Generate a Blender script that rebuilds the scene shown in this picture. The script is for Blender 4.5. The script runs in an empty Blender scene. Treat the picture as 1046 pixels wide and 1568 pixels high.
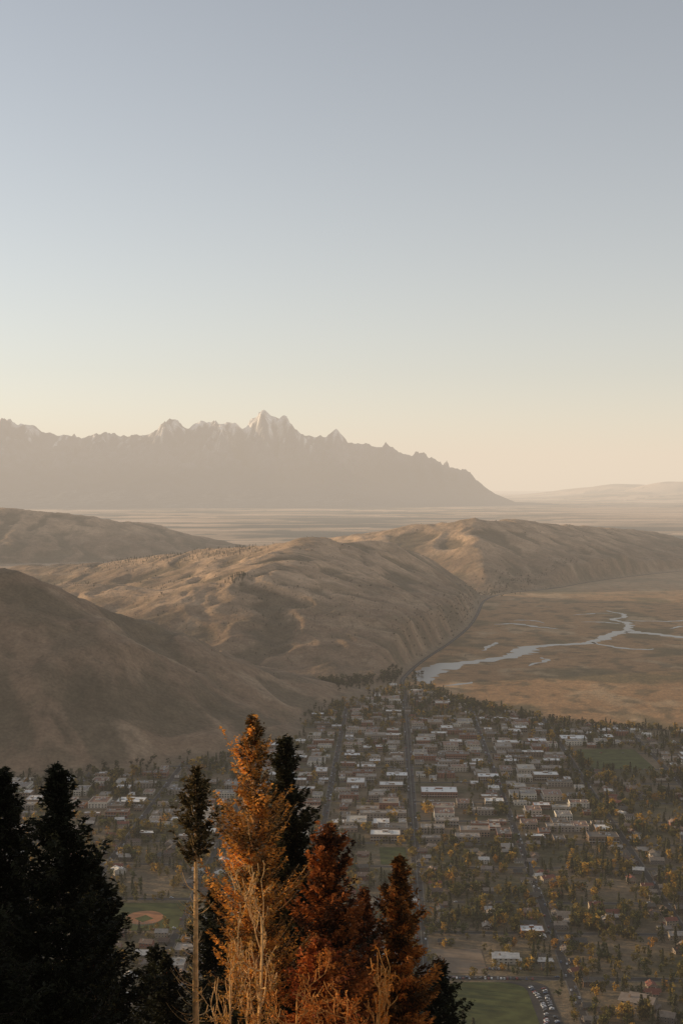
import bpy, math, random
import numpy as np
from mathutils import Vector
random.seed(7); rng=np.random.default_rng(7)
scene=bpy.context.scene
COL=scene.collection
SUN_EL=9.0; SUN_FWD=19.0   # low evening sun, left of view and somewhat ahead

# ---------------------------------------------------------------- noise
_P=np.random.default_rng(3).permutation(256)
def perlin(x,y,seed=0):
    x=np.asarray(x,float)+seed*17.31; y=np.asarray(y,float)+seed*9.77
    xi=np.floor(x).astype(np.int64); yi=np.floor(y).astype(np.int64)
    xf=x-xi; yf=y-yi
    u=xf**3*(xf*(xf*6-15)+10); v=yf**3*(yf*(yf*6-15)+10)
    def g(ix,iy,dx,dy):
        a=_P[(_P[ix&255]+iy)&255]*(2*math.pi/256)
        return np.cos(a)*dx+np.sin(a)*dy
    n00=g(xi,yi,xf,yf); n10=g(xi+1,yi,xf-1,yf); n01=g(xi,yi+1,xf,yf-1); n11=g(xi+1,yi+1,xf-1,yf-1)
    return ((n00*(1-u)+n10*u)*(1-v)+(n01*(1-u)+n11*u)*v)*1.5
def fbm(x,y,o=4,seed=0):
    s=0;a=1;t=0
    for i in range(o):
        s=s+a*perlin(x*2**i,y*2**i,seed+i); t+=a; a*=.5
    return s/t
def ridged(x,y,o=4,seed=0):
    s=0;a=1;t=0
    for i in range(o):
        s=s+a*(1-np.abs(perlin(x*2**i,y*2**i,seed+i))*1.6); t+=a; a*=.5
    return s/t
def sstep(x,a,b):
    t=np.clip((x-a)/(b-a),0,1); return t*t*(3-2*t)

# ---------------------------------------------------------------- terrain
RIDGES=[
 # near butte on the left
 [(-3200,3700,430,900),(-1500,3150,430,760),(-1000,3010,395,700),(-720,3020,325,640),(-504,3200,224,500),(-348,3390,114,400),(-250,3470,40,220)],
 # big butte, front crest
 [(-1500,4900,150,800),(-832,4600,188,850),(-578,4400,174,860),(-381,4330,200,900),(-279,4420,227,960),(-209,4900,268,900),(-123,5600,274,780),(46,5900,272,600),(217,6150,256,440),(373,6400,186,270)],
 # big butte, rear crest
 [(-1500,7000,110,900),(-1053,6500,150,900),(-663,6200,222,900),(-322,5850,252,900),(-123,5650,273,800)],
 # far ridge
 [(-500,8600,120,900),(83,8200,222,1000),(424,7950,284,1000),(715,7900,306,1000),(1018,8350,305,1000),(1321,8900,262,1000),(1857,9800,216,900),(2234,10300,170,850),(2560,10600,80,700),(3000,10800,20,500)],
 [(715,7900,290,600),(712,7350,215,480),(700,6980,100,300)],
 # ridge far left
 [(-6500,10500,560,2200),(-4200,10300,450,1800),(-2900,10200,380,1500),(-2350,10100,345,1200),(-1900,10200,300,1100),(-1500,10500,235,1000),(-1250,10900,140,800),(-1000,11400,40,500)],
]
HWY=[(158,3500),(150,3630),(181,3821),(240,4110),(348,4538),(458,5065),(544,5643),(627,6295),(773,6681),(1041,6937),(1320,7500),(1900,8300),(2900,9300)]
HX=np.array([p[0] for p in HWY]);HY=np.array([p[1] for p in HWY])
def east_of_highway(x,y):
    return (x>np.interp(y,HY,HX))&(y>3560)&((x<560)|(y<np.interp(x,HX[1:],HY[1:])))
def polydist(x,y,pts):
    d=np.full(np.shape(x),1e9)
    for (x0,y0),(x1,y1) in zip(pts[:-1],pts[1:]):
        dx,dy=x1-x0,y1-y0; L=dx*dx+dy*dy
        t=np.clip(((x-x0)*dx+(y-y0)*dy)/L,0,1)
        d=np.minimum(d,np.hypot(x-x0-t*dx,y-y0-t*dy))
    return d
def gullies(x,y): return ridged(x/210+fbm(x/300,y/300,2,3)*.8,y/380,4,21)
def hills(x,y):
    x=np.asarray(x,float); y=np.asarray(y,float)
    wa=fbm(x/520,y/520,3,5); wb=perlin(x/120,y/170,11)
    acc=np.zeros(x.shape)
    for R in RIDGES:
        best=np.zeros(x.shape)
        for (x0,y0,z0,w0),(x1,y1,z1,w1) in zip(R[:-1],R[1:]):
            dx,dy=x1-x0,y1-y0; L=dx*dx+dy*dy
            t=np.clip(((x-x0)*dx+(y-y0)*dy)/L,0,1)
            d=np.hypot(x-x0-t*dx,y-y0-t*dy); W=w0+t*(w1-w0); z=z0+t*(z1-z0)
            q=d/W
            q=q*(1+(0.17*wa+0.04*wb)*np.minimum(1,q*3))
            s=np.sqrt(q*q+.0064)-.08
            f=np.clip(1-s/.923,0,1)**1.12
            best=np.maximum(best,z*f)
        acc+=best**8
    h=acc**.125
    m=np.clip(h/70,0,1)
    h=h+m*((gullies(x,y)-.68)*27+fbm(x/60,y/60,3,33)*3.2)
    h=h*sstep(polydist(x,y,HWY),10,70)*(~east_of_highway(x,y))
    return np.where(h<.4,0,h)
def height(x,y):
    x=np.asarray(x,float); y=np.asarray(y,float)
    h=hills(x,y)
    near=498-0.5*np.maximum(y,0)+ (fbm(x/60,y/60,3,2)*6)*sstep(y,20,120)
    near=np.where(y<0,498,near)*sstep(-y,-1250,-900)
    h=np.maximum(h,np.maximum(near,0)*(y<1300))
    far=sstep(y,45000,60000)*(1-sstep(y,62000,90000))*np.clip(.42+.7*fbm(x/9000,y/9000,4,8),0,1)*1150*sstep(x,7000,14000)
    return h+far
def marsh_line(x): return np.interp(x,[-500,150,195,272,454,697,1500,4000],[3800,3700,3630,3351,3040,2910,2780,2300])
def in_town(x,y):
    return (np.asarray(y)<3560)&(np.asarray(y)>1120)&(y<marsh_line(x)-12)&(hills(x,y)<.5)

# ---------------------------------------------------------------- materials
def nodes(name):
    m=bpy.data.materials.new(name); m.use_nodes=True
    nt=m.node_tree; b=nt.nodes['Principled BSDF']; b.inputs['Specular IOR Level'].default_value=.15
    return m,nt,b
def N(nt,t,**k):
    n=nt.nodes.new(t)
    for a,v in k.items(): setattr(n,a,v)
    return n
def simple(name,c,rough=.8,var=.25,scale=3,spec=.15):
    m,nt,b=nodes(name); b.inputs['Roughness'].default_value=rough; b.inputs['Specular IOR Level'].default_value=spec
    tc=N(nt,'ShaderNodeTexCoord'); n=N(nt,'ShaderNodeTexNoise'); n.inputs['Scale'].default_value=scale; n.inputs['Detail'].default_value=4
    nt.links.new(tc.outputs['Object'],n.inputs['Vector'])
    r=N(nt,'ShaderNodeMapRange'); r.inputs[1].default_value=.3; r.inputs[2].default_value=.7; r.inputs[3].default_value=1-var; r.inputs[4].default_value=1+var
    nt.links.new(n.outputs['Fac'],r.inputs[0])
    mx=N(nt,'ShaderNodeVectorMath',operation='SCALE'); mx.inputs[0].default_value=c
    nt.links.new(r.outputs[0],mx.inputs['Scale']); nt.links.new(mx.outputs[0],b.inputs['Base Color'])
    return m
def randmat(name,cols,rough=.8,spec=.2,noise=.2):
    """colour picked per object"""
    m,nt,b=nodes(name); b.inputs['Roughness'].default_value=rough; b.inputs['Specular IOR Level'].default_value=spec
    oi=N(nt,'ShaderNodeObjectInfo'); cr=N(nt,'ShaderNodeValToRGB'); cr.color_ramp.interpolation='CONSTANT'
    e=cr.color_ramp.elements
    while len(e)<len(cols): e.new(.5)
    for i,c in enumerate(cols):
        e[i].position=i/len(cols)
    for i,c in enumerate(cols): e[i].color=(*c,1)
    tc=N(nt,'ShaderNodeTexCoord'); n=N(nt,'ShaderNodeTexNoise'); n.inputs['Scale'].default_value=.4; n.inputs['Detail'].default_value=5
    r=N(nt,'ShaderNodeMapRange'); r.inputs[1].default_value=.3; r.inputs[2].default_value=.7; r.inputs[3].default_value=1-noise; r.inputs[4].default_value=1+noise
    mx=N(nt,'ShaderNodeVectorMath',operation='SCALE')
    L=nt.links
    L.new(oi.outputs['Random'],cr.inputs[0]); L.new(tc.outputs['Object'],n.inputs['Vector']); L.new(n.outputs['Fac'],r.inputs[0])
    L.new(cr.outputs[0],mx.inputs[0]); L.new(r.outputs[0],mx.inputs['Scale']); L.new(mx.outputs[0],b.inputs['Base Color'])
    return m
def attrmat(name,rough=.9,trans=0,noise=None,bump=None):
    m,nt,b=nodes(name); b.inputs['Roughness'].default_value=rough
    L=nt.links
    a=N(nt,'ShaderNodeVertexColor',layer_name='Col'); out=a.outputs['Color']
    tc=N(nt,'ShaderNodeTexCoord')
    if noise:
        for sc,lo,hi in noise:
            n=N(nt,'ShaderNodeTexNoise'); n.inputs['Scale'].default_value=sc; n.inputs['Detail'].default_value=6; n.inputs['Roughness'].default_value=.6
            L.new(tc.outputs['Object'],n.inputs['Vector'])
            r=N(nt,'ShaderNodeMapRange'); r.inputs[1].default_value=.32; r.inputs[2].default_value=.68; r.inputs[3].default_value=lo; r.inputs[4].default_value=hi
            L.new(n.outputs['Fac'],r.inputs[0])
            mx=N(nt,'ShaderNodeVectorMath',operation='SCALE'); L.new(out,mx.inputs[0]); L.new(r.outputs[0],mx.inputs['Scale']); out=mx.outputs[0]
    L.new(out,b.inputs['Base Color'])
    if bump:
        n=N(nt,'ShaderNodeTexNoise'); n.inputs['Scale'].default_value=bump[0]; n.inputs['Detail'].default_value=7; n.inputs['Roughness'].default_value=.55
        L.new(tc.outputs['Object'],n.inputs['Vector'])
        bp=N(nt,'ShaderNodeBump'); bp.inputs['Distance'].default_value=bump[1]; bp.inputs['Strength'].default_value=1
        L.new(n.outputs['Fac'],bp.inputs['Height']); L.new(bp.outputs[0],b.inputs['Normal'])
    if trans:
        t=N(nt,'ShaderNodeBsdfTranslucent'); L.new(out,t.inputs[0]); ms=N(nt,'ShaderNodeMixShader'); ms.inputs[0].default_value=trans
        L.new(b.outputs[0],ms.inputs[1]); L.new(t.outputs[0],ms.inputs[2])
        L.new(ms.outputs[0],nt.nodes['Material Output'].inputs['Surface'])
    return m
M_ground=attrmat('terrain_soil',.95,noise=[(.004,.86,1.14),(.03,.80,1.20),(.15,.78,1.22)],bump=(.05,3.4))
M_rock=attrmat('mountain_rock',.9,noise=[(.0006,.85,1.15),(.004,.7,1.3)],bump=(.003,160))
M_leaf=attrmat('foliage',.7,.35)
M_asphalt=simple('asphalt',(.07,.06,.052),.85,.25,.05)
M_walk=simple('concrete_sidewalk',(.18,.155,.13),.9,.2,.1)
M_paint=simple('road_paint',(.42,.39,.33),.7,.1)
M_grass=simple('mown_grass',(.085,.09,.027),.9,.35,.06)
M_dirt=simple('infield_dirt',(.42,.19,.09),.95,.15,.1)
M_gravel=simple('gravel',(.24,.175,.12),.95,.25,.05)
M_glass=simple('window_glass',(.03,.035,.04),.15,.1,spec=.6)
M_trim=simple('painted_trim',(.5,.46,.4),.6,.1)
M_metal=simple('rooftop_metal',(.45,.44,.43),.5,.1)
M_tire=simple('rubber',(.02,.02,.02),.8,.1)
M_wallH=randmat('house_siding',[(.18,.11,.07),(.3,.23,.17),(.12,.085,.06),(.42,.33,.23),(.22,.15,.1),(.22,.18,.15),(.6,.53,.43),(.28,.11,.07)])
M_roofH=randmat('house_shingles',[(.14,.115,.09),(.28,.22,.175),(.15,.1,.075),(.4,.34,.28),(.24,.09,.06),(.09,.08,.07),(.3,.23,.17),(.66,.6,.52),(.16,.13,.105),(.27,.18,.13)])
M_wallC=randmat('storefront_masonry',[(.34,.23,.16),(.29,.13,.08),(.52,.43,.33),(.22,.15,.1),(.34,.27,.21),(.7,.62,.5)])
M_roofC=randmat('membrane_roof',[(.8,.75,.67),(.32,.26,.2),(.19,.15,.12),(.5,.44,.36),(.3,.18,.13),(.84,.8,.72),(.16,.135,.11),(.36,.3,.24),(.24,.14,.1),(.28,.235,.2)])
M_white=simple('white_membrane',(.86,.83,.77),.6,.06,.1)
M_car=randmat('car_paint',[(.6,.6,.6),(.05,.05,.055),(.3,.3,.32),(.25,.03,.02),(.05,.08,.16),(.75,.74,.72),(.14,.13,.12)],.35,.5,.02)
def water():
    m,nt,b=nodes('river_water'); b.inputs['Base Color'].default_value=(.11,.09,.07,1); b.inputs['Roughness'].default_value=.28
    b.inputs['Specular IOR Level'].default_value=.5
    tc=N(nt,'ShaderNodeTexCoord'); n=N(nt,'ShaderNodeTexNoise'); n.inputs['Scale'].default_value=.4
    bp=N(nt,'ShaderNodeBump'); bp.inputs['Distance'].default_value=.05
    nt.links.new(tc.outputs['Object'],n.inputs['Vector']); nt.links.new(n.outputs['Fac'],bp.inputs['Height']); nt.links.new(bp.outputs[0],b.inputs['Normal'])
    return m
M_water=water()

# ---------------------------------------------------------------- mesh helpers
def mesh_np(name,V,F,mats,mi=None,col=None,smooth=False,add=True):
    V=np.ascontiguousarray(V,dtype=np.float32); F=np.ascontiguousarray(F,dtype=np.int32); k=F.shape[1]
    me=bpy.data.meshes.new(name); me.vertices.add(len(V)); me.vertices.foreach_set('co',V.ravel())
    me.loops.add(F.size); me.loops.foreach_set('vertex_index',F.ravel())
    me.polygons.add(len(F)); me.polygons.foreach_set('loop_start',np.arange(0,F.size,k,dtype=np.int32))
    for m in mats: me.materials.append(m)
    if mi is not None: me.polygons.foreach_set('material_index',np.ascontiguousarray(mi,dtype=np.int32))
    me.polygons.foreach_set('use_smooth',np.full(len(F),smooth,dtype=bool))
    me.update(calc_edges=True)
    if col is not None:
        a=me.color_attributes.new('Col','FLOAT_COLOR','POINT')
        c=np.ones((len(V),4),np.float32); c[:,:3]=col; a.data.foreach_set('color',c.ravel())
    if not add: return me
    o=bpy.data.objects.new(name,me); COL.objects.link(o); return o
def grid_faces(nr,nc):
    i=np.arange(nr-1)[:,None]*nc+np.arange(nc-1)[None,:]
    return np.stack([i,i+1,i+nc+1,i+nc],-1).reshape(-1,4)
class MB:
    def __init__(s): s.v=[];s.f=[];s.m=[]
    def poly(s,pts,m):
        b=len(s.v); s.v+=[tuple(p) for p in pts]; s.f.append(tuple(range(b,b+len(pts)))); s.m.append(m)
    def box(s,x0,x1,y0,y1,z0,z1,m,top=None):
        b=len(s.v); s.v+=[(x0,y0,z0),(x1,y0,z0),(x1,y1,z0),(x0,y1,z0),(x0,y0,z1),(x1,y0,z1),(x1,y1,z1),(x0,y1,z1)]
        for q in [(0,1,5,4),(1,2,6,5),(2,3,7,6),(3,0,4,7)]: s.f.append(tuple(b+i for i in q)); s.m.append(m)
        s.f.append((b+4,b+5,b+6,b+7)); s.m.append(m if top is None else top)
    def cyl(s,cx,y0,y1,cz,r,m,n=10):
        b=len(s.v)
        for y in (y0,y1):
            for i in range(n): s.v.append((cx+r*math.cos(2*math.pi*i/n),y,cz+r*math.sin(2*math.pi*i/n)))
        for i in range(n): s.f.append((b+i,b+(i+1)%n,b+n+(i+1)%n,b+n+i)); s.m.append(m)
        s.f.append(tuple(b+i for i in range(n))); s.m.append(m); s.f.append(tuple(b+n+i for i in range(n))); s.m.append(m)
    def mesh(s,name,mats):
        me=bpy.data.meshes.new(name); me.from_pydata(s.v,[],s.f)
        for m in mats: me.materials.append(m)
        me.polygons.foreach_set('material_index',s.m); me.update(); return me
def put(name,me,x,y,z=0,rot=0,sc=(1,1,1)):
    o=bpy.data.objects.new(name,me); o.location=(x,y,z); o.rotation_euler=(0,0,rot); o.scale=sc; COL.objects.link(o); return o

# ---------------------------------------------------------------- ground sheet
rows=np.concatenate([np.linspace(-400,0,6),np.linspace(10,1300,90),np.linspace(1340,2290,20),np.arange(2300,9500,10.),np.arange(9500,12500,45.),np.geomspace(12500,150000,150)])
u=np.concatenate([-np.geomspace(1.6,.34,50)[:-1],np.linspace(-.34,.34,360),np.geomspace(.34,1.6,50)[1:]])
Yg,U=np.meshgrid(rows,u,indexing='ij'); Xg=U*(Yg+700)
Zg=height(Xg,Yg)
hh=hills(Xg,Yg)
def lerp(a,b,t): return a+(b-a)*t[...,None]
c=np.broadcast_to(np.array([.23,.165,.105]),Xg.shape+(3,)).copy()
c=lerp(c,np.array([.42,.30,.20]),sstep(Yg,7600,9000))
big=fbm(Xg/3200,Yg/1500,4,40); med=fbm(Xg/130,Yg/130,4,41); sm=fbm(Xg/28,Yg/28,3,42)
c=lerp(c,np.array([.11,.105,.09]),sstep(big,.02,.18)*(Yg>9000)); c=lerp(c,np.array([.68,.48,.33]),sstep(-big,.04,.3)*(Yg>9000))
c=lerp(c,np.array([.09,.09,.075]),sstep(fbm(Xg/900,Yg/400,4,45),.16,.28)*(Yg>9000)*.85)
c=lerp(c,np.array([.74,.52,.36]),sstep(Xg,3000,6000)*sstep(Yg,13000,16000)*(1-sstep(Yg,30000,36000))*.6)  # right-hand plain lightened in colour to imitate sunlit fields
mm=(((Yg>marsh_line(Xg)-10)&(Yg<3620))|east_of_highway(Xg,Yg)).astype(float)*(Yg<9800)*(Xg>100)
mc=np.broadcast_to(np.array([.37,.21,.10]),c.shape).copy()
mc=lerp(mc,np.array([.19,.135,.065]),sstep(fbm(Xg/260,Yg/420,4,50),.02,.3)); mc=lerp(mc,np.array([.44,.29,.16]),sstep(fbm(Xg/170,Yg/400,4,51),.12,.4))
mc=lerp(mc,np.array([.14,.105,.055]),sstep(fbm(Xg/60,Yg/110,3,53),.1,.33)*.7)
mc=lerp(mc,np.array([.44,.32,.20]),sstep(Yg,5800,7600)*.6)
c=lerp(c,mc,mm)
hm=sstep(hh,1,14)
hc=np.broadcast_to(np.array([.265,.172,.105]),c.shape).copy()
hc=lerp(hc,np.array([.165,.12,.072]),sstep(med,.02,.3)*.7); hc=lerp(hc,np.array([.33,.225,.14]),sstep(-med,.1,.35)); hc=lerp(hc,np.array([.13,.095,.057]),sstep(sm,.18,.4)*.5)
hc=lerp(hc,np.array([.58,.385,.235]),sstep(hh,110,205)*.7*(Yg>3900)*(.55+.45*sstep(-med,-.2,.2)))  # dry grass on butte tops, lightened further to imitate sunlight
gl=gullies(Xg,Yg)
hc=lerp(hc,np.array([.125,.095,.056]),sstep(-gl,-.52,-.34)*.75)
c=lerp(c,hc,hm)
tm=in_town(Xg,Yg).astype(float)
tc_=lerp(np.broadcast_to(np.array([.20,.145,.088]),c.shape).copy(),np.array([.115,.095,.048]),sstep(med,-.1,.2))
c=lerp(c,tc_,tm)
c=lerp(c,np.array([.07,.065,.04]),(Yg<1150).astype(float))
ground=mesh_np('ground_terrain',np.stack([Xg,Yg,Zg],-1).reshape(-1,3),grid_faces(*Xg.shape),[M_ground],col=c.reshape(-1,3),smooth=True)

# ---------------------------------------------------------------- mountain range 40 km away
PX=np.array([-26000,-19000,-14000,-9607,-8690,-8410,-7900,-7300,-6850,-6600,-6210,-5850,-5470,-5250,-5110,-4960,-4790,-4620,-4430,-4280,-4050,-3910,-3600,-3350,-3090,-2850,-2664,-2560,-2480,-2360,-2250,-2168,-2040,-1930,-1780,-1620,-1500,-1250,-1000,-700,-420,-250,-110,20,170,450,770,1100,1415,1965,2517,3250,3800,4300,4900,6200])
PZ=np.array([1700,2000,2300,2337,2260,2025,1960,1860,2055,2050,1900,1950,1935,2040,2200,2230,2370,2330,2230,2160,2310,2360,2270,2320,2380,2190,2150,2400,2420,2470,2600,2680,2560,2480,2380,2320,2210,2071,1970,1925,1925,2060,2150,2040,1851,1760,1725,1590,1520,1340,1200,960,620,300,60,0])
xs=np.arange(-26000,7200,55.); ys=np.concatenate([np.arange(31000,38500,90.),np.arange(38500,41500,50.),np.arange(41500,47000,120.)])
YM,XM=np.meshgrid(ys,xs,indexing='ij')
D=(40000+fbm(XM/4000,XM*0,2,61)*500-YM)
warp=fbm(XM/2600,YM/2600,3,60)*900
xw=XM+warp*sstep(np.abs(D),250,3000)
prof=np.interp(xw,PX,PZ)+(ridged(xw/420,YM*0+3,4,71)-.62)*130*np.clip(np.interp(xw,PX,PZ)/2200,0,1)**2
t=np.where(D>0,D/np.interp(XM,[-10000,0,3000,5000],[9000,7500,4500,2000]),-D/6000)
env=np.clip(1-t,0,1); env=.50*env**1.2+.50*np.exp(-(t*3.6)**2)*(env>0)
spur=ridged(XM/1700+fbm(XM/3000,YM/3000,2,65)*.8,YM/5200,5,62)
ZM=prof*env
rough=sstep(ZM,60,900)
away=1-.88*np.exp(-(D/380.)**2)
ZM=ZM+rough*away*((spur-.62)*1300*np.clip(env*1.6,0,1))+rough*(ridged(XM/420,YM/420,4,66)-.62)*230*(.28+.72*away)
ZM=np.maximum(ZM,-5)*sstep(YM,31000,32500)-3
cm=np.broadcast_to(np.array([.16,.155,.17]),XM.shape+(3,)).copy()
cm=lerp(cm,np.array([.05,.062,.08]),1-sstep(ZM+300*fbm(XM/900,YM/900,3,67),700,1350))  # lower slopes: bluish haze tint put into the rock colour
cm=lerp(cm,np.array([.85,.80,.75]),sstep(ridged(XM/380,YM/1500,4,68)*.6+ZM/4200,.87,1.0))  # pale snow and rock, also imitating sunlit summit patches
mesh_np('mountain_range',np.stack([XM,YM,ZM],-1).reshape(-1,3),grid_faces(*XM.shape),[M_rock],col=cm.reshape(-1,3),smooth=False)

# ---------------------------------------------------------------- ribbons: roads, river
def ribbon(name,pts,w,mat,z=.15,step=12,wn=0,drape=True,seed=0):
    P=np.array(pts,float)
    for _ in range(3):   # chaikin
        Q=[P[0]]
        for a,b in zip(P[:-1],P[1:]): Q+=[a*.75+b*.25,a*.25+b*.75]
        P=np.array(Q+[P[-1]])
    d=np.concatenate([[0],np.cumsum(np.hypot(*np.diff(P[:,:2],axis=0).T))]); n=max(2,int(d[-1]/step)+1)
    s=np.linspace(0,d[-1],n); X=np.interp(s,d,P[:,0]); Y=np.interp(s,d,P[:,1])
    if wn: X=X+wn*14*perlin(s/70,s*0,55+seed); Y=Y+wn*42*perlin(s/80,s*0,56+seed)
    W=np.interp(s,d,P[:,2]) if P.shape[1]>2 else np.full(n,w)
    tx=np.gradient(X); ty=np.gradient(Y); l=np.hypot(tx,ty); nx,ny=-ty/l,tx/l
    WL=W*(1+wn*perlin(s/40,s*0,70+seed)*1.5); WR=W*(1+wn*perlin(s/33,s*0,90+seed)*1.5)
    V=[];
    for sg,ww in ((1,WL),(-1,WR)):
        x=X+nx*ww/2*sg; y=Y+ny*ww/2*sg; V.append(np.stack([x,y,(np.maximum(hills(X,Y),hills(x,y)) if drape else 0)+z+0*x],-1))
    V=np.stack(V,1).reshape(-1,3); return mesh_np(name,V,grid_faces(n,2),[mat],smooth=True)
ribbon('highway',[(x,y) for x,y in HWY],13,M_asphalt,.3)
ribbon('road_marking',[(x,y) for x,y in HWY],.4,M_paint,.36)
river=[(212,3600,20),(210,3700,55),(240,3850,85),(290,3960,75),(386,4064,42),(500,4150,48),(561,4340,75),(600,4440,55),(673,4482,36),(793,4519,40),(874,4700,48),(960,4900,56),(1010,4880,52),(1127,4694,38),(1300,4600,38),(1700,4750,38)]
ribbon('river',river,40,M_water,.2,8,wn=.5)
for i,p in enumerate([[(985,4930,30),(1060,5150,24),(1010,5350,24),(1120,5500,18),(1060,5700,12)],
   [(560,5150,8),(620,5200,30),(690,5050,26),(760,4980,8)],[(640,5300,6),(700,5330,24),(740,5200,8)],
   [(800,4560,10),(850,4400,26),(930,4330,16),(960,4360,6)],[(1060,5300,8),(1180,5250,28),(1300,5300,10)],[(880,5250,6),(960,5240,24),(1010,5160,10)],
   [(430,4330,5),(470,4480,22),(500,4560,6)],[(260,3560,6),(300,3590,20),(330,3640,6)],[(520,3960,6),(600,4060,20),(590,4160,8)],[(900,5500,6),(980,5620,20),(1060,5560,6)],[(1150,5000,6),(1230,5080,22),(1330,5000,8)]]):
    ribbon('stream',p,10,M_water,.2,6,.8,seed=i+3)

# ---------------------------------------------------------------- town grid
K=.034; KA=-math.atan(K)
def T(a,b): return a+K*b, b-K*a
def Ti(x,y): q=1+K*K; return (x-K*y)/q,(y+K*x)/q
SA=[-648,-520,-372,-238,-98,35,182,330,488,612,765]; SB=[1172,1310,1442,1588,1706,1862,1985,2120,2248,2396,2520,2672,2790,2935,3060,3205,3330,3450]
ca0,cb0=-950,1100; OCC=np.zeros((950,1300),bool)
def occ(a0,a1,b0,b1):
    OCC[max(0,int((a0-ca0)/2)):max(0,int((a1-ca0)/2)+1),max(0,int((b0-cb0)/2)):max(0,int((b1-cb0)/2)+1)]=True
def street(fix,vals,axis,w,name='street'):
    run=[]
    segs=[]
    xy=[T(fix,v) if axis==0 else T(v,fix) for v in vals]
    inn=in_town(np.array([p[0] for p in xy]),np.array([p[1] for p in xy]))
    for p,k in zip(xy,inn):
        if k: run.append(p)
        else:
            if len(run)>3: segs.append(run)
            run=[]
    if len(run)>3: segs.append(run)
    for r in segs:
        zz=.15 if axis==0 else .10
        for sg in (1,-1):
            off=sg*(w/2+.9); o=np.array([math.cos(KA),math.sin(KA)])*off if axis==0 else np.array([-math.sin(KA),math.cos(KA)])*off
            ribbon('sidewalk',[(p[0]+o[0],p[1]+o[1]) for p in (r[0],r[-1])],1.5,M_walk,zz+(-.02 if axis else 0)+.0,60,drape=False)
        ribbon(name,[r[0],r[-1]],w,M_asphalt,zz+.06,60,drape=False)
        if w>10.9: ribbon('road_marking',[r[0],r[-1]],.3,M_paint,zz+.12,60,drape=False)
vb=np.arange(1125,3600,12); va=np.arange(-760,900,12)
for a in SA:
    w=11 if a==35 else 7.5
    street(a,vb,0,w); occ(a-w/2+.8,a+w/2-.8,1100,3700)
for b in SB:
    w=9 if b==1442 else 7
    street(b,va,1,w); occ(-950,950,b-w/2+1,b+w/2-1)

# ---- building meshes
def house(w,l,h,rh,ell=False,seed=0):
    r=random.Random(seed); m=MB()
    def wing(cx,cy,w,l,h,rh,zr):
        x0,x1,y0,y1=cx-w/2,cx+w/2,cy-l/2,cy+l/2
        m.box(x0,x1,y0,y1,0,h,0)
        m.poly([(x0,y0,h),(x1,y0,h),(cx,y0,h+rh)],0); m.poly([(x1,y1,h),(x0,y1,h),(cx,y1,h+rh)],0)
        e=.6; k=rh/(w/2); zz=h-e*k
        for s in (-1,1):
            xe=cx+s*(w/2+e)
            a=[(cx,y0-e,h+rh+.08),(xe,y0-e,zz+.08),(xe,y1+e,zz+.08),(cx,y1+e,h+rh+.08)]
            b=[(p[0],p[1],p[2]+.22) for p in a]
            m.poly(b if s<0 else b[::-1],1); m.poly(a,3)
            for i in range(4): j=(i+1)%4; m.poly([a[i],a[j],b[j],b[i]],3)
        n=max(2,int(l/3.2))
        for s in (-1,1):
            xx=cx+s*w/2
            for i in range(n):
                yy=y0+(i+.5)*l/n
                for zf in ([1.0] if h<4 else [1.0,3.9]):
                    m.box(min(xx,xx+s*.04),max(xx,xx+s*.04),yy-.75,yy+.75,zf-.05,zf+1.35,3); m.box(min(xx,xx+s*.07),max(xx,xx+s*.07),yy-.6,yy+.6,zf+.08,zf+1.22,2)
        for s in (-1,1):
            yy=cy+s*l/2
            for xo in (-w*.28,w*.28):
                m.box(cx+xo-.7,cx+xo+.7,min(yy,yy+s*.05),max(yy,yy+s*.05),1,2.3,2)
        m.box(cx-.5,cx+.5,y0-.06,y0,0,2.1,3)
    wing(0,0,w,l,h,rh,0)
    if ell: wing(w*.62,l*.1,l*.42,w*.7,h*.8,rh*.7,0)
    m.box(-w*.24-.4,-w*.24+.4,l*.2,l*.2+.8,h,h+rh+.9,4)
    m.box(-w*.35,w*.35,-l/2-2.2,-l/2-.1,2.5,2.65,1); 
    for xx in (-w*.33,w*.33): m.box(xx-.08,xx+.08,-l/2-2.1,-l/2-1.94,0,2.5,3)
    return m.mesh('house_mesh',[M_wallH,M_roofH,M_glass,M_trim,M_wallC])
HOUSES=[house(9,13,3.1,2.6,False,1),house(10,14,5.6,2.8,False,2),house(9,15,3.2,2.2,True,3),house(12,16,5.8,3,True,4),house(8,11,3,2.8,False,5),house(11,22,5.8,2.6,False,6)]
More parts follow.
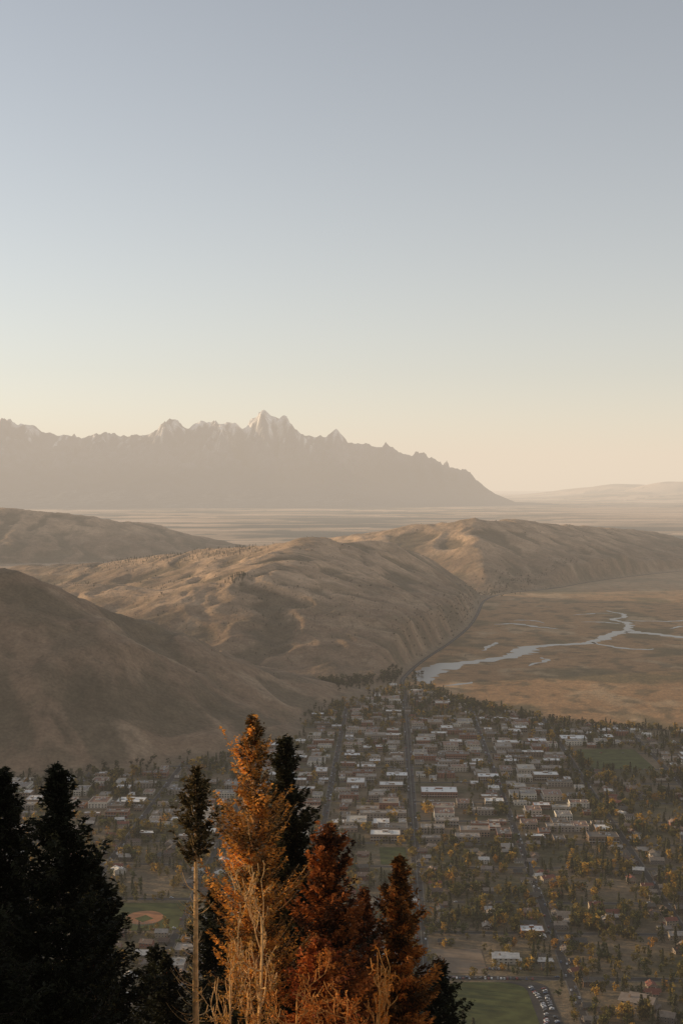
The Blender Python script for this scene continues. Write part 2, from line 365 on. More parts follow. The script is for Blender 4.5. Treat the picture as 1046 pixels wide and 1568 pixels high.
def shop(w,l,h,seed,roofm):
    r=random.Random(seed); m=MB(); p=.35
    m.box(-w/2,w/2,-l/2,l/2,0,h,0,top=1)
    for (a,b,c,d) in [(-w/2,w/2,-l/2,-l/2+p),(-w/2,w/2,l/2-p,l/2),(-w/2,-w/2+p,-l/2+p,l/2-p),(w/2-p,w/2,-l/2+p,l/2-p)]:
        m.box(a,b,c,d,h+.002,h+.8,0,top=3)
    for k in range(r.randint(3,7)):
        x=r.uniform(-w*.38,w*.38); y=r.uniform(-l*.38,l*.38); s=r.uniform(.7,1.8); m.box(x-s,x+s,y-s*.8,y+s*.8,h+.01,h+r.uniform(.8,1.8),4)
    m.box(-w*.1,w*.1,l*.1,l*.25,h+.015,h+2.4,0,top=1)
    fl=max(1,int(h/3.5))
    for f in range(fl):
        z=f*3.5
        n=max(3,int(w/4))
        for s in (-1,1):
            yy=s*l/2
            for i in range(n):
                x=-w/2+(i+.5)*w/n; m.box(x-1.2,x+1.2,min(yy,yy+s*.06),max(yy,yy+s*.06),z+.7,z+2.7,2)
        n=max(3,int(l/4.5))
        for s in (-1,1):
            xx=s*w/2
            for i in range(n):
                y=-l/2+(i+.5)*l/n; m.box(min(xx,xx+s*.06),max(xx,xx+s*.06),y-1,y+1,z+.9,z+2.6,2)
    m.box(-w/2,w/2,-l/2-2.2,-l/2-.08,3.0,3.25,3)
    n=int(w/4)+1
    for i in range(n): x=-w/2+.2+i*(w-.4)/max(1,n-1); m.box(x-.1,x+.1,-l/2-2.1,-l/2-1.9,0,3,3)
    return m.mesh('shop_mesh',[M_wallC,roofm,M_glass,M_trim,M_metal])
SHOPS=[shop(16,26,5,1,M_roofC),shop(24,30,8,2,M_roofC),shop(12,24,5,3,M_roofC),shop(34,24,7.5,4,M_roofC),shop(20,40,8,5,M_roofC),shop(42,30,9,6,M_roofC)]
WSHOP=[shop(36,30,7,7,M_white),shop(20,24,6,8,M_white),shop(58,44,8,9,M_white)]

EXCL=[(92,208,1290,1432),(-275,-185,1590,1700),(38,92,1870,1965),(440,560,2500,2700),(95,150,1452,1530),(120,205,2245,2360)]
def excluded(x,y,r=6): return any(a-r<x<b+r and c-r<y<d+r for a,b,c,d in EXCL)
def flat(name,pts,mat,z): 
    me=bpy.data.meshes.new(name); me.from_pydata([(x,y,z) for x,y in pts],[],[tuple(range(len(pts)))]); me.materials.append(mat)
    return put(name,me,0,0)
def rr(x0,x1,y0,y1,r,n=8):
    out=[]
    for cx,cy,a0 in ((x1-r,y0+r,-90),(x1-r,y1-r,0),(x0+r,y1-r,90),(x0+r,y0+r,180)):
        for i in range(n+1): a=math.radians(a0+90*i/n); out.append((cx+r*math.cos(a),cy+r*math.sin(a)))
    return out
flat('parking_lot',rr(150,206,1285,1428,22),M_asphalt,.28)
flat('sports_field',rr(100,184,1290,1425,26),M_grass,.36)
flat('gravel_yard',rr(96,150,1452,1528,3),M_gravel,.3)
flat('lawn',rr(52,88,1872,1962,3),M_grass,.3)
flat('lawn',rr(445,555,2505,2695,6),M_grass,.3)
flat('lawn',rr(-275,-185,1592,1698,10),M_grass,.3)
inf=[(-228+22*math.cos(a),1640+26*math.sin(a)) for a in np.linspace(0,2*math.pi,28)[:-1]]
flat('baseball_infield',inf,M_dirt,.4)
flat('infield_grass',[(-228,1622),(-217,1636),(-228,1650),(-239,1636)],M_grass,.46)
m=MB()
for i in range(9):
    a=math.radians(230+10*i); x,y=26*math.cos(a),30*math.sin(a); m.box(x-.1,x+.1,y-.1,y+.1,0,4,0)
    if i<8:
        a2=math.radians(240+10*i); x2,y2=26*math.cos(a2),30*math.sin(a2)
        for z in (.1,1.3,2.6,3.8): m.poly([(x,y,z),(x2,y2,z),(x2,y2,z+.15),(x,y,z+.15)],0)
put('backstop_fence',m.mesh('backstop',[M_metal]),-228,1640,.2)

BL=[]
def place(name,me,x,y,w,l,rot=0,sc=(1,1,1)):
    a,b=Ti(x,y); c,s=abs(math.cos(rot)),abs(math.sin(rot)); hw=(w*c+l*s)/2; hl=(w*s+l*c)/2
    occ(a-hw,a+hw,b-hl,b+hl); BL.append((a,b,hw,hl))
    put(name,me,x,y,0.02,KA+rot,sc)
def free(x,y,w,l):
    a,b=Ti(x,y)
    for (p,q,hw,hl) in BL:
        if abs(a-p)<hw+w/2+1 and abs(b-q)<hl+l/2+1: return False
    return True
def town_ok(x,y,w,l):
    q=in_town(np.array([x-w,x+w,x-w,x+w]),np.array([y-l,y-l,y+l,y+l])); return bool(q.all())
SPEC=[(2,158,2300,58,44,0),(0,212,1578,20,20,.7),(0,455,2790,36,30,1.4),(0,380,2760,36,30,1),(1,128,3545,20,24,1),(0,305,2555,36,30,.7),(1,245,2560,20,24,1),(1,-30,2395,20,24,.8),(1,-20,2040,20,24,.8),(1,-5,2090,20,24,.9),
 (0,95,2430,36,30,1),(0,-50,3080,36,30,.8),(0,20,2610,36,30,.8),(1,75,2700,20,24,1),(0,-330,2230,36,30,1.2),(1,250,2330,20,24,.9),(0,310,2200,36,30,.7),(1,60,2560,20,24,1),(1,-80,2760,20,24,1),(0,250,2420,36,30,1.0),(1,-10,2930,20,24,1),(0,240,2230,36,30,.8)]
for k,x,y,w,l,s in SPEC:
    if s==0: s=1
    if free(x,y,w*s,l*s): place('commercial_building',WSHOP[k],x,y,w*s,l*s,0,(s,s,1))
place('commercial_building',SHOPS[5],62,2010,42,30)
place('lodge_building',HOUSES[3],172,1487,19,34,math.pi/2,(1.3,1.7,1.1))
place('lodge_building',HOUSES[3],285,1358,30,44,1.1,(1.7,2.0,1.3))
for a0,a1 in zip(SA[:-1],SA[1:]):
    for b0,b1 in zip(SB[:-1],SB[1:]):
        ac,bc=(a0+a1)/2,(b0+b1)/2
        xc,yc=T(ac,bc)
        if abs(xc)>.28*yc+90: continue
        dt=(abs(ac-60)<230 and 1980<bc<3000) or (bc>2700 and ac<300 and random.random()<.7) or (ac>150 and 2500<bc<2950 and random.random()<.6) or (ac<-100 and 2050<bc<2500 and random.random()<.6) or (bc<1600 and random.random()<.12)
        if dt:
            for tries in range(36):
                i=random.choice([0,0,2,1,3,3,4,5,5]) if abs(ac-60)<230 else random.choice([0,0,2,2,1,3,4,5]) ; dims=[(16,26),(24,30),(12,24),(34,24),(20,40),(42,30)][i]
                rot=random.choice([0,math.pi/2,math.pi,-math.pi/2]); w,l=dims if abs(math.sin(rot))<.5 else dims[::-1]
                a=random.uniform(a0+8+w/2,a1-8-w/2); b=random.uniform(b0+8+l/2,b1-8-l/2)
                if random.random()<.6:
                    if random.random()<.5: b=random.choice([b0+8+l/2,b1-8-l/2])
                    else: a=random.choice([a0+10+w/2,a1-10-w/2])
                x,y=T(a,b)
                if free(x,y,w,l) and not excluded(x,y,max(w,l)/2) and town_ok(x,y,w,l):
                    place('commercial_building' if random.random()>.2 else 'motel_building',SHOPS[i],x,y,w,l,rot)
        else:
            n=6
            off=random.uniform(14,24)
            for col_,sgn in ((a0+off,1),(a1-off,-1),((a0+a1)/2+random.uniform(-14,14) if (a1-a0>120 and random.random()<.6) else None,1)):
                if col_ is None: continue
                for j in range(n):
                    if random.random()<.18: continue
                    a=col_+random.uniform(-9,9); b=b0+12+ (j+.5)*(b1-b0-24)/n+random.uniform(-7,7)
                    i=random.choice([0,0,1,2,2,3,4,4,5]); w,l=[(9,13),(10,14),(13,15),(17,16),(8,11),(11,18)][i]
                    rot=random.choice([math.pi/2,0,-math.pi/2])+random.choice([random.uniform(-.05,.05),random.uniform(-.05,.05),random.uniform(-.5,.5)])
                    if abs(math.sin(rot))>.5: w,l=l,w
                    x,y=T(a,b)
                    if free(x,y,w-2,l-2) and not excluded(x,y,8) and town_ok(x,y,12,12):
                        place(['wooden_house','wooden_house','cottage_house','wooden_house','cottage_house','apartment_building'][i],HOUSES[i],x,y,w,l,rot,(1,1 if i!=5 else .82,1))
print('buildings',len(BL))

# ---------------------------------------------------------------- cars
def car(seed,suv):
    m=MB(); L,W=4.6,1.85; h=1.75 if suv else 1.42
    prof=[(-2.3,.35),(-2.3,.95 if not suv else 1.05),(-1.9,1.02 if not suv else h-.05),(-1.2 if not suv else -1.75,h),(.35,h),(1.05,1.0),(2.15,.85),(2.3,.7),(2.3,.35)]
    for s in (-1,1):
        y=s*W/2; m.poly([(p[0],y,p[1]) for p in (prof if s<0 else prof[::-1])],0)
    for i in range(len(prof)):
        a,b=prof[i],prof[(i+1)%len(prof)]
        m.poly([(a[0],-W/2,a[1]),(a[0],W/2,a[1]),(b[0],W/2,b[1]),(b[0],-W/2,b[1])],1 if i in (2,4) and not (suv and i==2) else 0)
    for s in (-1,1):
        y=s*(W/2+.01); m.poly([(-1.6,y,1.02),(.9,y,1.02),(.3,y,h-.1),(-1.25,y,h-.1)],1)
    for x in (-1.4,1.4):
        for s in (-1,1): m.cyl(x,s*(W/2-.2),s*(W/2+.03),.34,.34,2)
    return m.mesh('car_mesh',[M_car,M_glass,M_tire])
CARS=[car(1,False),car(2,True)]
def park(x,y,r): put('parked_car',random.choice(CARS),x,y,.36,r+random.choice([0,math.pi]))
for yy in np.arange(1300,1412,3.1):
    if random.random()<.8: park(188+random.uniform(-.4,.4)+6*math.sin((yy-1300)/36),yy,random.uniform(-.1,.1)+.35)
    if random.random()<.45: park(201+random.uniform(-.4,.4),yy,random.uniform(-.1,.1))
for xx in np.arange(104,200,3.2):
    if random.random()<.7: park(xx,1436.5-.034*xx+3,math.pi/2+KA)
for xx in np.arange(150,200,3.2):
    if random.random()<.6: park(xx,1464,math.pi/2+KA)
for a in SA:
    for b in np.arange(1190,3400,7.):
        if random.random()<(.34 if abs(a-60)<160 else .15):
            s=random.choice([-1,1]); x,y=T(a+s*(4.3 if a==35 else 2.6),b)
            if abs(x)<.26*y and bool(in_town(x,y)): park(x,y,math.pi/2+KA)
for b in SB[:12]:
    for a in np.arange(-600,700,7.):
        if random.random()<.14:
            x,y=T(a,b+random.choice([-2.4,2.4]))
            if abs(x)<.26*y and bool(in_town(x,y)): park(x,y,KA)

# ---------------------------------------------------------------- distant trees
def tpl_decid(seed):
    r=np.random.default_rng(seed); V=[];F=[];S=[]
    def tri(p,d,w,sh):
        b=len(V); d=np.array(d); s=np.cross(d,r.normal(size=3)); s/=np.linalg.norm(s)+1e-9
        V.extend([p-s*w-d*.5,p+s*w-d*.5,p+d*.5]); F.append((b,b+1,b+2)); S.extend([sh]*3)
    for i in range(3):
        a=i*2.09; b=a+2.09
        V.extend([np.array([.02*math.cos(a),.02*math.sin(a),0]),np.array([.02*math.cos(b),.02*math.sin(b),0]),np.array([0,0,.6])]); F.append((len(V)-3,len(V)-2,len(V)-1)); S.extend([.5]*3)
    for k in range(12):
        a=r.uniform(0,6.28); z=r.uniform(.22,.88); R=.32*math.sin(math.pi*min(1,(z-.1)/.95))**.7*r.uniform(.3,1)
        c=np.array([R*math.cos(a),R*math.sin(a),z]); sh=r.uniform(.55,1.35)
        for j in range(11):
            p=c+r.normal(size=3)*.062; d=r.normal(size=3); d=d/np.linalg.norm(d)*r.uniform(.1,.18); tri(p,d,r.uniform(.045,.08),sh*r.uniform(.8,1.2))
    return np.array(V),np.array(F),np.array(S)
def tpl_conif(seed):
    r=np.random.default_rng(seed); V=[];F=[];S=[]
    for i in range(3):
        a=i*2.09; b=a+2.09
        V.extend([np.array([.018*math.cos(a),.018*math.sin(a),0]),np.array([.018*math.cos(b),.018*math.sin(b),0]),np.array([0,0,1.])]); F.append((len(V)-3,len(V)-2,len(V)-1)); S.extend([.5]*3)
    for k in range(115):
        t=r.uniform(.05,1)**.85; R=.2*(1-t)**.85+.01; a=r.uniform(0,6.28); o=np.array([math.cos(a),math.sin(a),0]); rr_=R*r.uniform(.35,1)
        p=o*rr_+np.array([0,0,t]); tip=p+o*R*.5+np.array([0,0,-.05]); s=np.array([-o[1],o[0],0])*r.uniform(.035,.06)
        b=len(V); V.extend([p-s+[0,0,.03],p+s+[0,0,.03],tip]); F.append((b,b+1,b+2)); S.extend([r.uniform(.6,1.35)]*3)
    return np.array(V),np.array(F),np.array(S)
def scatter(name,tpls,pos,hgt,col,wide=1.0):
    Vs=[];Fs=[];Cs=[];off=0; n=len(pos); which=rng.integers(0,len(tpls),n)
    for k,(tv,tf,ts) in enumerate(tpls):
        idx=np.where(which==k)[0]
        if len(idx)==0: continue
        ang=rng.uniform(0,6.28,len(idx)); c_,s_=np.cos(ang)[:,None],np.sin(ang)[:,None]
        w=(hgt[idx]*wide*rng.uniform(.85,1.25,len(idx)))[:,None]
        X=(tv[:,0][None]*c_-tv[:,1][None]*s_)*w; Y=(tv[:,0][None]*s_+tv[:,1][None]*c_)*w; Z=tv[:,2][None]*hgt[idx][:,None]
        V=np.stack([X+pos[idx,0:1],Y+pos[idx,1:2],Z+pos[idx,2:3]],-1).reshape(-1,3)
        F=(tf[None]+(np.arange(len(idx))*len(tv))[:,None,None]).reshape(-1,3)+off
        C=(col[idx][:,None,:]*ts[None,:,None]).reshape(-1,3)
        Vs.append(V);Fs.append(F);Cs.append(C); off+=len(V)
    return mesh_np(name,np.concatenate(Vs),np.concatenate(Fs),[M_leaf],col=np.concatenate(Cs))
DEC=[tpl_decid(i) for i in range(6)]; CON=[tpl_conif(i+20) for i in range(5)]
n=60000
a=rng.uniform(-800,900,n); b=rng.uniform(1110,3600,n); x,y=T(a,b)
cl=fbm(x/90,y/90,3,80)
dens=np.where((np.abs(a-60)<230)&(b>2000)&(b<2950),.13,.36)*(1+1.9*cl); dens=np.where(b>3000,.38,dens)
dens=dens*np.where((b<2500)&(x>60),1.2,.95)
ok=(rng.uniform(size=n)<dens)&in_town(x,y)&(np.abs(x)<.27*y+50)
ia=np.clip(((a-ca0)/2).astype(int),0,949); ib=np.clip(((b-cb0)/2).astype(int),0,1299); ok&=~OCC[ia,ib]
ok&=~np.array([excluded(p,q,1) for p,q in zip(x,y)])
x,y=x[ok],y[ok]; n=len(x); print('town trees',n)
PAL_D=np.array([[.13,.115,.032],[.19,.145,.038],[.28,.19,.042],[.52,.31,.055],[.075,.085,.03],[.42,.21,.04]])
pc=rng.choice(6,n,p=[.27,.25,.21,.10,.12,.05]); iscon=rng.uniform(size=n)<.30
h=6.5+10*rng.uniform(size=n)**1.3; h=h*(.85+.5*np.clip(cl[ok]+.3,0,1)); pos=np.stack([x,y,np.zeros(n)],-1)
scatter('town_broadleaf_trees',DEC,pos[~iscon],h[~iscon],PAL_D[pc][~iscon],1.05)
scatter('town_conifer_trees',CON,pos[iscon],h[iscon]*1.3,np.array([[.06,.058,.025]])*rng.uniform(.7,1.4,(iscon.sum(),1)))
def belt(name,pts,n,spread,hr,colr,con=False,hmax=None):
    P=np.array(pts,float); d=np.concatenate([[0],np.cumsum(np.hypot(*np.diff(P,axis=0).T))]); s=rng.uniform(0,d[-1],n)
    x=np.interp(s,d,P[:,0])+rng.normal(size=n)*spread; y=np.interp(s,d,P[:,1])+rng.normal(size=n)*spread
    k=polydist(x,y,HWY)>14
    if hmax: k&=hills(x,y)<hmax
    x,y=x[k],y[k]; n=len(x)
    return scatter(name,CON if con else DEC,np.stack([x,y,height(x,y)-.3],-1),rng.uniform(*hr,n),np.array([colr])*rng.uniform(.6,1.5,(n,1)))
belt('roadside_trees',[(-90,3400),(0,3540),(110,3640),(150,3800)],520,30,(7,14),(.06,.06,.025),hmax=18)
belt('roadside_trees',[(175,3500),(215,3420),(260,3300),(330,3180)],260,20,(6,13),(.07,.07,.025))
belt('marsh_edge_trees',[(330,3180),(470,3010),(700,2890),(1100,2800)],330,16,(4,11),(.07,.065,.025))
belt('marsh_willows',[(170,4000),(300,4560),(420,5080),(500,5650),(600,6450),(900,6950),(1260,7600)],400,20,(3,8),(.06,.055,.025))
belt('marsh_willows',[(640,6500),(760,6850),(950,7050)],160,60,(5,12),(.055,.05,.025))
belt('foothill_trees',[(-560,2340),(-430,2500),(-330,2680),(-220,2900),(-120,3150),(-100,3350)],700,45,(6,13),(.06,.06,.025),hmax=9)
n=19000; x=rng.uniform(-1900,1500,n); y=rng.uniform(2300,9000,n); hz=hills(x,y)
d=fbm(x/170,y/170,3,85); ok=(hz>8)&(rng.uniform(size=n)<np.clip(.12+1.4*d,0.03,1)*np.where(y<3500,.5,1))&(np.abs(x)<.3*y)
x,y,hz=x[ok],y[ok],hz[ok]; n=len(x)
nearf=np.clip((y-2600)/1600,0,1)
scatter('hillside_sagebrush',DEC[:3],np.stack([x,y,hz-.3],-1),rng.uniform(.8,1.8,n)*(1+1.5*nearf)*(1+(rng.uniform(size=n)<.1)*.9),np.array([[.07,.056,.032]])*rng.uniform(.6,1.4,(n,1)),1.25)
for nm,pts,k,sp,hr in [('ridge_conifers',[(-1050,6450),(-800,6100),(-560,5950),(-330,5750)],420,75,(6,12)),('ridge_conifers',[(-900,4620),(-700,4760),(-520,5050)],160,70,(5,10)),('gully_trees',[(-330,4310),(-300,4420),(-360,4300)],50,14,(8,13)),('gully_trees',[(-280,4100),(-200,4000),(-120,4100),(-60,4300)],320,150,(3,8))]:
    belt(nm,pts,k,sp,hr,(.05,.05,.025),True)

# ---------------------------------------------------------------- foreground trees
def tubes(P0,P1,r0,r1,k=4):
    P0=np.asarray(P0);P1=np.asarray(P1); n=len(P0); d=P1-P0; d=d/(np.linalg.norm(d,axis=1,keepdims=True)+1e-9)
    ref=np.where(np.abs(d[:,2:3])>.9,np.array([[1.,0,0]]),np.array([[0,0,1.]])); s=np.cross(d,ref); s/=np.linalg.norm(s,axis=1,keepdims=True); t=np.cross(d,s)
    an=np.arange(k)*2*math.pi/k
    ring=(s[:,None]*np.cos(an)[None,:,None]+t[:,None]*np.sin(an)[None,:,None])
    V=np.concatenate([P0[:,None]+ring*np.asarray(r0)[:,None,None],P1[:,None]+ring*np.asarray(r1)[:,None,None]],1).reshape(-1,3)
    f=[]
    for i in range(k): j=(i+1)%k; f+=[(i,j,k+j),(i,k+j,k+i)]
    F=(np.array(f)[None]+(np.arange(n)*2*k)[:,None,None]).reshape(-1,3)
    return V,F
M_barkD=simple('bark_dark',(.07,.05,.038),.9,.4,4); M_barkL=simple('bark_golden',(.68,.42,.19),.9,.35,4); M_barkO=simple('bark_orange',(.74,.33,.09),.9,.35,4)
def conifer(name,x,y,ztop,R,col,seed,bare=0.0,dens=1.0,bark=None,base=None,ragged=.35,col2=None,up=0.0,pw=.75,lr=.009,lf=1.0,mix=.6):
    r=np.random.default_rng(seed); zb=float(height(x,y))-.3 if base is None else base; H=ztop-zb
    nz=14; tz=np.linspace(0,1,nz); bend=np.cumsum(r.normal(size=(nz,2))*.03,0)
    cen=np.stack([x+bend[:,0]*(1-tz),y+bend[:,1]*(1-tz),zb+tz*H],-1)
    cen[-1,:2]=(x,y)
    rad=.010*H*(1-tz)**.8+.012
    Vt,Ft=tubes(cen[:-1],cen[1:],rad[:-1],rad[1:],8)
    segs0=[];segs1=[];ra=[];rb=[];SP=[];SD=[];SL=[];SC=[]
    z=zb+H*(.2 if bare==0 else bare*.4)
    while z<ztop-.03:
        t=(z-zb)/H; full=t>=bare
        prof=R*((1-t)**pw)*(1+.22*math.sin(z*2.1+seed)+.12*math.sin(z*5.3+seed*2))
        nb_=r.integers(5,9)
        for q in range(nb_):
            if not full and r.uniform()<.5: continue
            a=r.uniform(0,6.28); L=max(.10,prof*r.uniform(1-ragged*1.3,1.1)+.05)
            if r.uniform()<.06: L*=1.3
            if not full: L*=r.uniform(.3,.9)
            o=np.array([math.cos(a),math.sin(a),0]); c0=np.array([np.interp(z,cen[:,2],cen[:,0]),np.interp(z,cen[:,2],cen[:,1]),z+r.uniform(-.1,.1)])
            s=np.linspace(0,1,6)[:,None]; slope=-.2+.9*t**2+up+r.uniform(-.2,.2)
            pts=c0+o*L*s+np.array([0,0,1.])*L*(slope*s-.22*s*(1-s)*2+.16*s**3)
            segs0.append(pts[:-1]);segs1.append(pts[1:]); rr0=lr+.011*L; w=np.linspace(rr0,lr*.6,6); ra.append(w[:-1]);rb.append(w[1:])
            m_=int((12+42*L)*dens) if full else int(5*L*dens)
            ss=r.uniform(.08,1,m_)**.75
            p=np.stack([np.interp(ss,s[:,0],pts[:,i]) for i in range(3)],-1)
            side=np.array([-o[1],o[0],0]); lat=r.uniform(-1,1,m_)*(.38*L*(1.05-ss)+.05)
            p=p+side*lat[:,None]+r.normal(size=(m_,3))*np.array([.04,.04,.07])
            dr=o[None]*.8+side[None]*np.sign(lat)[:,None]*.7+r.normal(size=(m_,3))*.42+np.array([[0,0,.05]])
            dr/=np.linalg.norm(dr,axis=1,keepdims=True)
            SP.append(p);SD.append(dr);SL.append(r.uniform(.12,.30,m_)*lf); sh=r.uniform(.45,1.45)
            cc=np.array(col) if (col2 is None or r.uniform()<mix) else np.array(col2)
            SC.append(cc[None]*sh*r.uniform(.7,1.3,(m_,1)))
        z+=r.uniform(.10,.20)*(1 if full else 2.2)
    Vb,Fb=tubes(np.concatenate(segs0),np.concatenate(segs1),np.concatenate(ra),np.concatenate(rb),3)
    P=np.concatenate(SP);Dd=np.concatenate(SD);Ln=np.concatenate(SL)[:,None];C=np.concatenate(SC)
    sv=np.cross(Dd,r.normal(size=P.shape)); sv/=np.linalg.norm(sv,axis=1,keepdims=True)
    wd=Ln*.2
    Vl=np.stack([P-Dd*Ln*.4,P+sv*wd,P+Dd*Ln*.6,P-sv*wd],1).reshape(-1,3); i=np.arange(len(P))[:,None]*4
    Fl=np.concatenate([i+np.array([[0,1,2]]),i+np.array([[0,2,3]])])
    V=np.concatenate([Vt,Vb,Vl]); F=np.concatenate([Ft,Fb+len(Vt),Fl+len(Vt)+len(Vb)])
    mi=np.concatenate([np.zeros(len(Ft)+len(Fb)),np.ones(len(Fl))])
    colr=np.concatenate([np.full((len(Vt)+len(Vb),3),.1),np.repeat(C,4,0)])
    return mesh_np(name,V,F,[bark or M_barkD,M_leaf],mi,colr)
def baretree(name,x,y,ztop,width,bark,seed,H=9,leaf=None):
    r=np.random.default_rng(seed); A=[];B=[];ra=[];rb=[];LV=[]
    z0=ztop-H
    def grow(p,d,L,rad,lev):
        n=[12,7,5,4][lev]
        for i in range(n):
            d2=d+r.normal(size=3)*(.2 if lev else .07)+np.array([0,0,.15]); d2/=np.linalg.norm(d2); q=p+d2*L/n; k0=rad*(1-i/n*.7);k1=rad*(1-(i+1)/n*.7)
            A.append(p);B.append(q);ra.append(k0);rb.append(k1);LV.append(lev)
            if lev<3 and i>=(3 if lev==0 else 1) and r.uniform()<[1,.75,.45][lev]:
                for _ in range(2 if (lev==0 and r.uniform()<.5) else 1):
                    a=r.uniform(0,6.28); s=np.cross(d2,[math.cos(a),math.sin(a),.2]); s/=np.linalg.norm(s)+1e-9
                    nd=d2*.4+s*.9; nd/=np.linalg.norm(nd); grow(q,nd,L*r.uniform(.2,.42)*(1.25 if lev else 1),k1*.6,lev+1)
            p=q;d=d2
    grow(np.array([0,0,0.]),np.array([0,0,1.]),1.0,.011,0)
    A=np.array(A);B=np.array(B); zm=B[:,2].max(); wm=np.percentile(np.abs(B[:,:2]),97)
    sc=np.array([width/2/wm,width/2/wm,H/zm]); A=A*sc+[x,y,z0];B=B*sc+[x,y,z0]; ra=np.maximum(np.array(ra)*H,.016);rb=np.maximum(np.array(rb)*H,.012)
    V,F=tubes(A,B,ra,rb,4); mi=np.zeros(len(F)); cl_=np.full((len(V),3),.1)
    if leaf is not None:
        T_=B[np.array(LV)>=2]; T_=T_[r.uniform(size=len(T_))<leaf[1]]; P=np.repeat(T_,6,0)+r.normal(size=(len(T_)*6,3))*.07; n=len(P)
        Dd=r.normal(size=(n,3)); Dd/=np.linalg.norm(Dd,axis=1,keepdims=True); sv=np.cross(Dd,r.normal(size=(n,3))); sv/=np.linalg.norm(sv,axis=1,keepdims=True)
        Vl=np.stack([P-Dd*.06,P+sv*.025,P+Dd*.1,P-sv*.025],1).reshape(-1,3); i=np.arange(n)[:,None]*4+len(V)
        Fl=np.concatenate([i+np.array([[0,1,2]]),i+np.array([[0,2,3]])]); C=np.repeat(np.array([leaf[0]])*r.uniform(.6,1.4,(n,1)),4,0)
        V=np.concatenate([V,Vl]);F=np.concatenate([F,Fl]);mi=np.concatenate([mi,np.ones(len(Fl))]);cl_=np.concatenate([cl_,C])
    zg=float(height(x,y))-.2
    Vt,Ft=tubes(np.array([[x,y,zg]]),np.array([[x,y,z0]]),[.014*H],[.011*H],8); F=np.concatenate([F,Ft+len(V)]);V=np.concatenate([V,Vt]);mi=np.concatenate([mi,np.zeros(len(Ft))]);cl_=np.concatenate([cl_,np.full((len(Vt),3),.1)])
    return mesh_np(name,V,F,[bark,M_leaf],mi,cl_)
DK=(.022,.022,.010); GD=(.66,.29,.055); RD=(.5,.15,.03)
conifer('offframe_shade_spruce',-11.4,48,490.4,3.4,DK,101)
conifer('offframe_shade_spruce',-9.2,46,490.8,3.8,DK,102)
conifer('offframe_shade_spruce',-10.6,42,487.6,3.6,DK,103)
conifer('offframe_shade_spruce',-9.4,54,485.6,3.8,DK,104)
conifer('offframe_shade_spruce',-9.9,75,475.6,4.2,DK,105,dens=.7)
conifer('offframe_shade_spruce',-8.4,68,477.4,3.8,DK,115,dens=.7)
conifer('offframe_shade_spruce',-6.6,74,479.2,4.2,DK,106,dens=.7)
conifer('pine_tree',-5.33,52,489.75,3.1,(.08,.055,.02),107,bare=.79,dens=.6,bark=M_barkL,ragged=.7,up=.2)
conifer('golden_lit_pine_tree',-3.72,60,490.2,3.7,GD,108,bare=.44,dens=.7,bark=M_barkL,col2=(.12,.065,.02),ragged=.65,up=.35,pw=.62,lr=.014,lf=.85,mix=.55)  # golden and dark needle colours imitate sunlit and shaded boughs
conifer('offframe_shade_spruce',-2.6,66,488.2,4.2,(.035,.03,.012),109,ragged=.45,pw=.68)
conifer('offframe_shade_spruce',-3.4,72,482.0,3.8,(.03,.027,.012),116,dens=.7)
conifer('glow_tinted_conifer_tree',-.55,62,485.1,4.2,(.38,.12,.028),110,col2=(.09,.035,.016),ragged=.6,pw=.65,mix=.5)  # red lens glow over the centre trees put into the needle colours
conifer('glow_tinted_conifer_tree',-.9,56,482.0,3.6,RD,117,ragged=.6,dens=.8,pw=.65,col2=(.26,.06,.018))
conifer('orange_lit_conifer_tree',2.64,64,483.2,3.4,(.6,.22,.045),111,col2=(.16,.07,.02),ragged=.5,pw=.68,mix=.5)  # orange-lit look painted into these needles
conifer('glow_tinted_conifer_tree',1.1,70,480.0,3.8,(.2,.065,.02),118,dens=.7)
conifer('offframe_shade_spruce',4.9,70,476.4,3.8,(.03,.03,.013),112,dens=.7)
baretree('bare_golden_tree',-3.15,50,486.9,2.4,M_barkL,201,H=10,leaf=((.5,.26,.06),.12))
baretree('bare_golden_tree',-4.0,49,484.6,1.6,M_barkL,206,H=7,leaf=((.5,.26,.06),.1))
baretree('bare_golden_tree',-1.7,48,484.2,2.8,M_barkO,202,H=7,leaf=((.6,.22,.04),.18))
baretree('bare_orange_tree',1.05,45,485.4,1.3,M_barkO,203,H=6.5,leaf=((.65,.22,.03),.15))
baretree('bare_orange_tree',.1,46,483.7,2.2,M_barkO,204,H=5.5,leaf=((.6,.19,.03),.15))
for i,(x,y,z,R) in enumerate([(-20,50,496,4.4),(-24,52,497,4.6),(-19,46,494,4),(-27,50,498,4.6)]):  # unseen spruces added left of frame to shadow the left trees
    conifer('offframe_shade_spruce',x,y,z,R,DK,301+i,dens=.4)

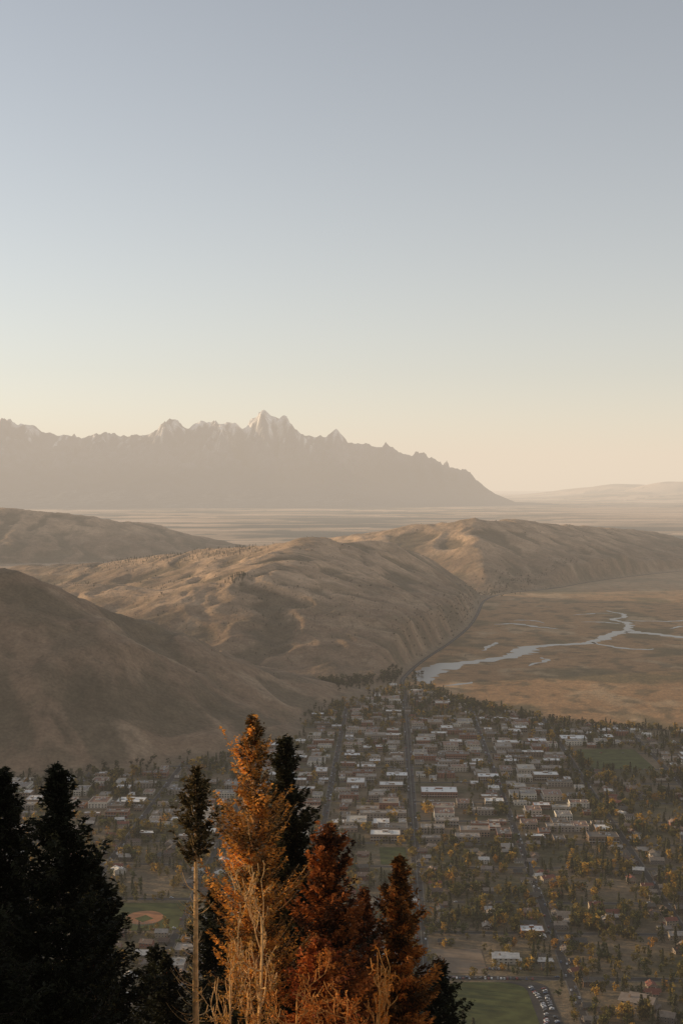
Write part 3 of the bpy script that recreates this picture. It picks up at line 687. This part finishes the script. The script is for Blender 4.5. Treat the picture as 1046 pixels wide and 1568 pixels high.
# ---------------------------------------------------------------- haze (absorbing air volume, scattered light imitated by its own emission)
def haze(name,x0,x1,y0,y1,z0,z1,den,colr):
    me=bpy.data.meshes.new(name)
    v=[(x,y,z) for z in (z0,z1) for x,y in ((x0,y0),(x1,y0),(x1,y1),(x0,y1))]
    me.from_pydata(v,[],[(0,3,2,1),(4,5,6,7),(0,1,5,4),(1,2,6,5),(2,3,7,6),(3,0,4,7)])
    m=bpy.data.materials.new(name); m.use_nodes=True; nt=m.node_tree; nt.nodes.clear()
    out=N(nt,'ShaderNodeOutputMaterial'); ab=N(nt,'ShaderNodeVolumeAbsorption'); em=N(nt,'ShaderNodeEmission'); ad=N(nt,'ShaderNodeAddShader')
    ab.inputs['Color'].default_value=(0,0,0,1); ab.inputs['Density'].default_value=den
    em.inputs['Color'].default_value=(*colr,1); em.inputs['Strength'].default_value=den
    nt.links.new(ab.outputs[0],ad.inputs[0]); nt.links.new(em.outputs[0],ad.inputs[1]); nt.links.new(ad.outputs[0],out.inputs['Volume'])
    me.materials.append(m); put(name,me,0,0)
haze('atmospheric_haze',-110000,110000,-30000,110000,-60,2900,2.0e-5,(.83,.69,.545))

# ---------------------------------------------------------------- sky, sun, camera
w=bpy.data.worlds.new('World'); scene.world=w; w.use_nodes=True; nt=w.node_tree; bg=nt.nodes['Background']
sky=N(nt,'ShaderNodeTexSky'); sky.sky_type='NISHITA'; sky.sun_disc=False
sky.sun_elevation=math.radians(SUN_EL); sky.sun_rotation=math.radians(270+SUN_FWD); sky.altitude=2300; sky.air_density=1.0; sky.dust_density=3.0; sky.ozone_density=1.2
hs=N(nt,'ShaderNodeHueSaturation'); hs.inputs['Saturation'].default_value=.6; hs.inputs['Value'].default_value=1.22
tint=N(nt,'ShaderNodeVectorMath',operation='MULTIPLY'); tint.inputs[1].default_value=(1.04,1.0,.95)
nt.links.new(sky.outputs[0],hs.inputs['Color']); nt.links.new(hs.outputs[0],tint.inputs[0]); nt.links.new(tint.outputs[0],bg.inputs[0]); bg.inputs[1].default_value=.15
e=math.radians(SUN_EL); f=math.radians(SUN_FWD)
sv=Vector((-math.cos(e)*math.cos(f),math.cos(e)*math.sin(f),math.sin(e)))
sd=bpy.data.lights.new('sun','SUN'); sd.energy=5; sd.angle=math.radians(.6); sd.color=(1,.74,.44)
so=bpy.data.objects.new('sun',sd); so.rotation_euler=(-sv).to_track_quat('-Z','Y').to_euler(); COL.objects.link(so)
cd=bpy.data.cameras.new('camera'); cam=bpy.data.objects.new('camera',cd); COL.objects.link(cam)
cd.sensor_fit='VERTICAL'; cd.sensor_height=36; cd.lens=50; cd.clip_start=.5; cd.clip_end=400000
cam.location=(0,0,500); cam.rotation_euler=(math.radians(90-1.03),0,0)
scene.camera=cam
scene.view_settings.view_transform='Standard'; scene.view_settings.look='None'; scene.view_settings.exposure=0
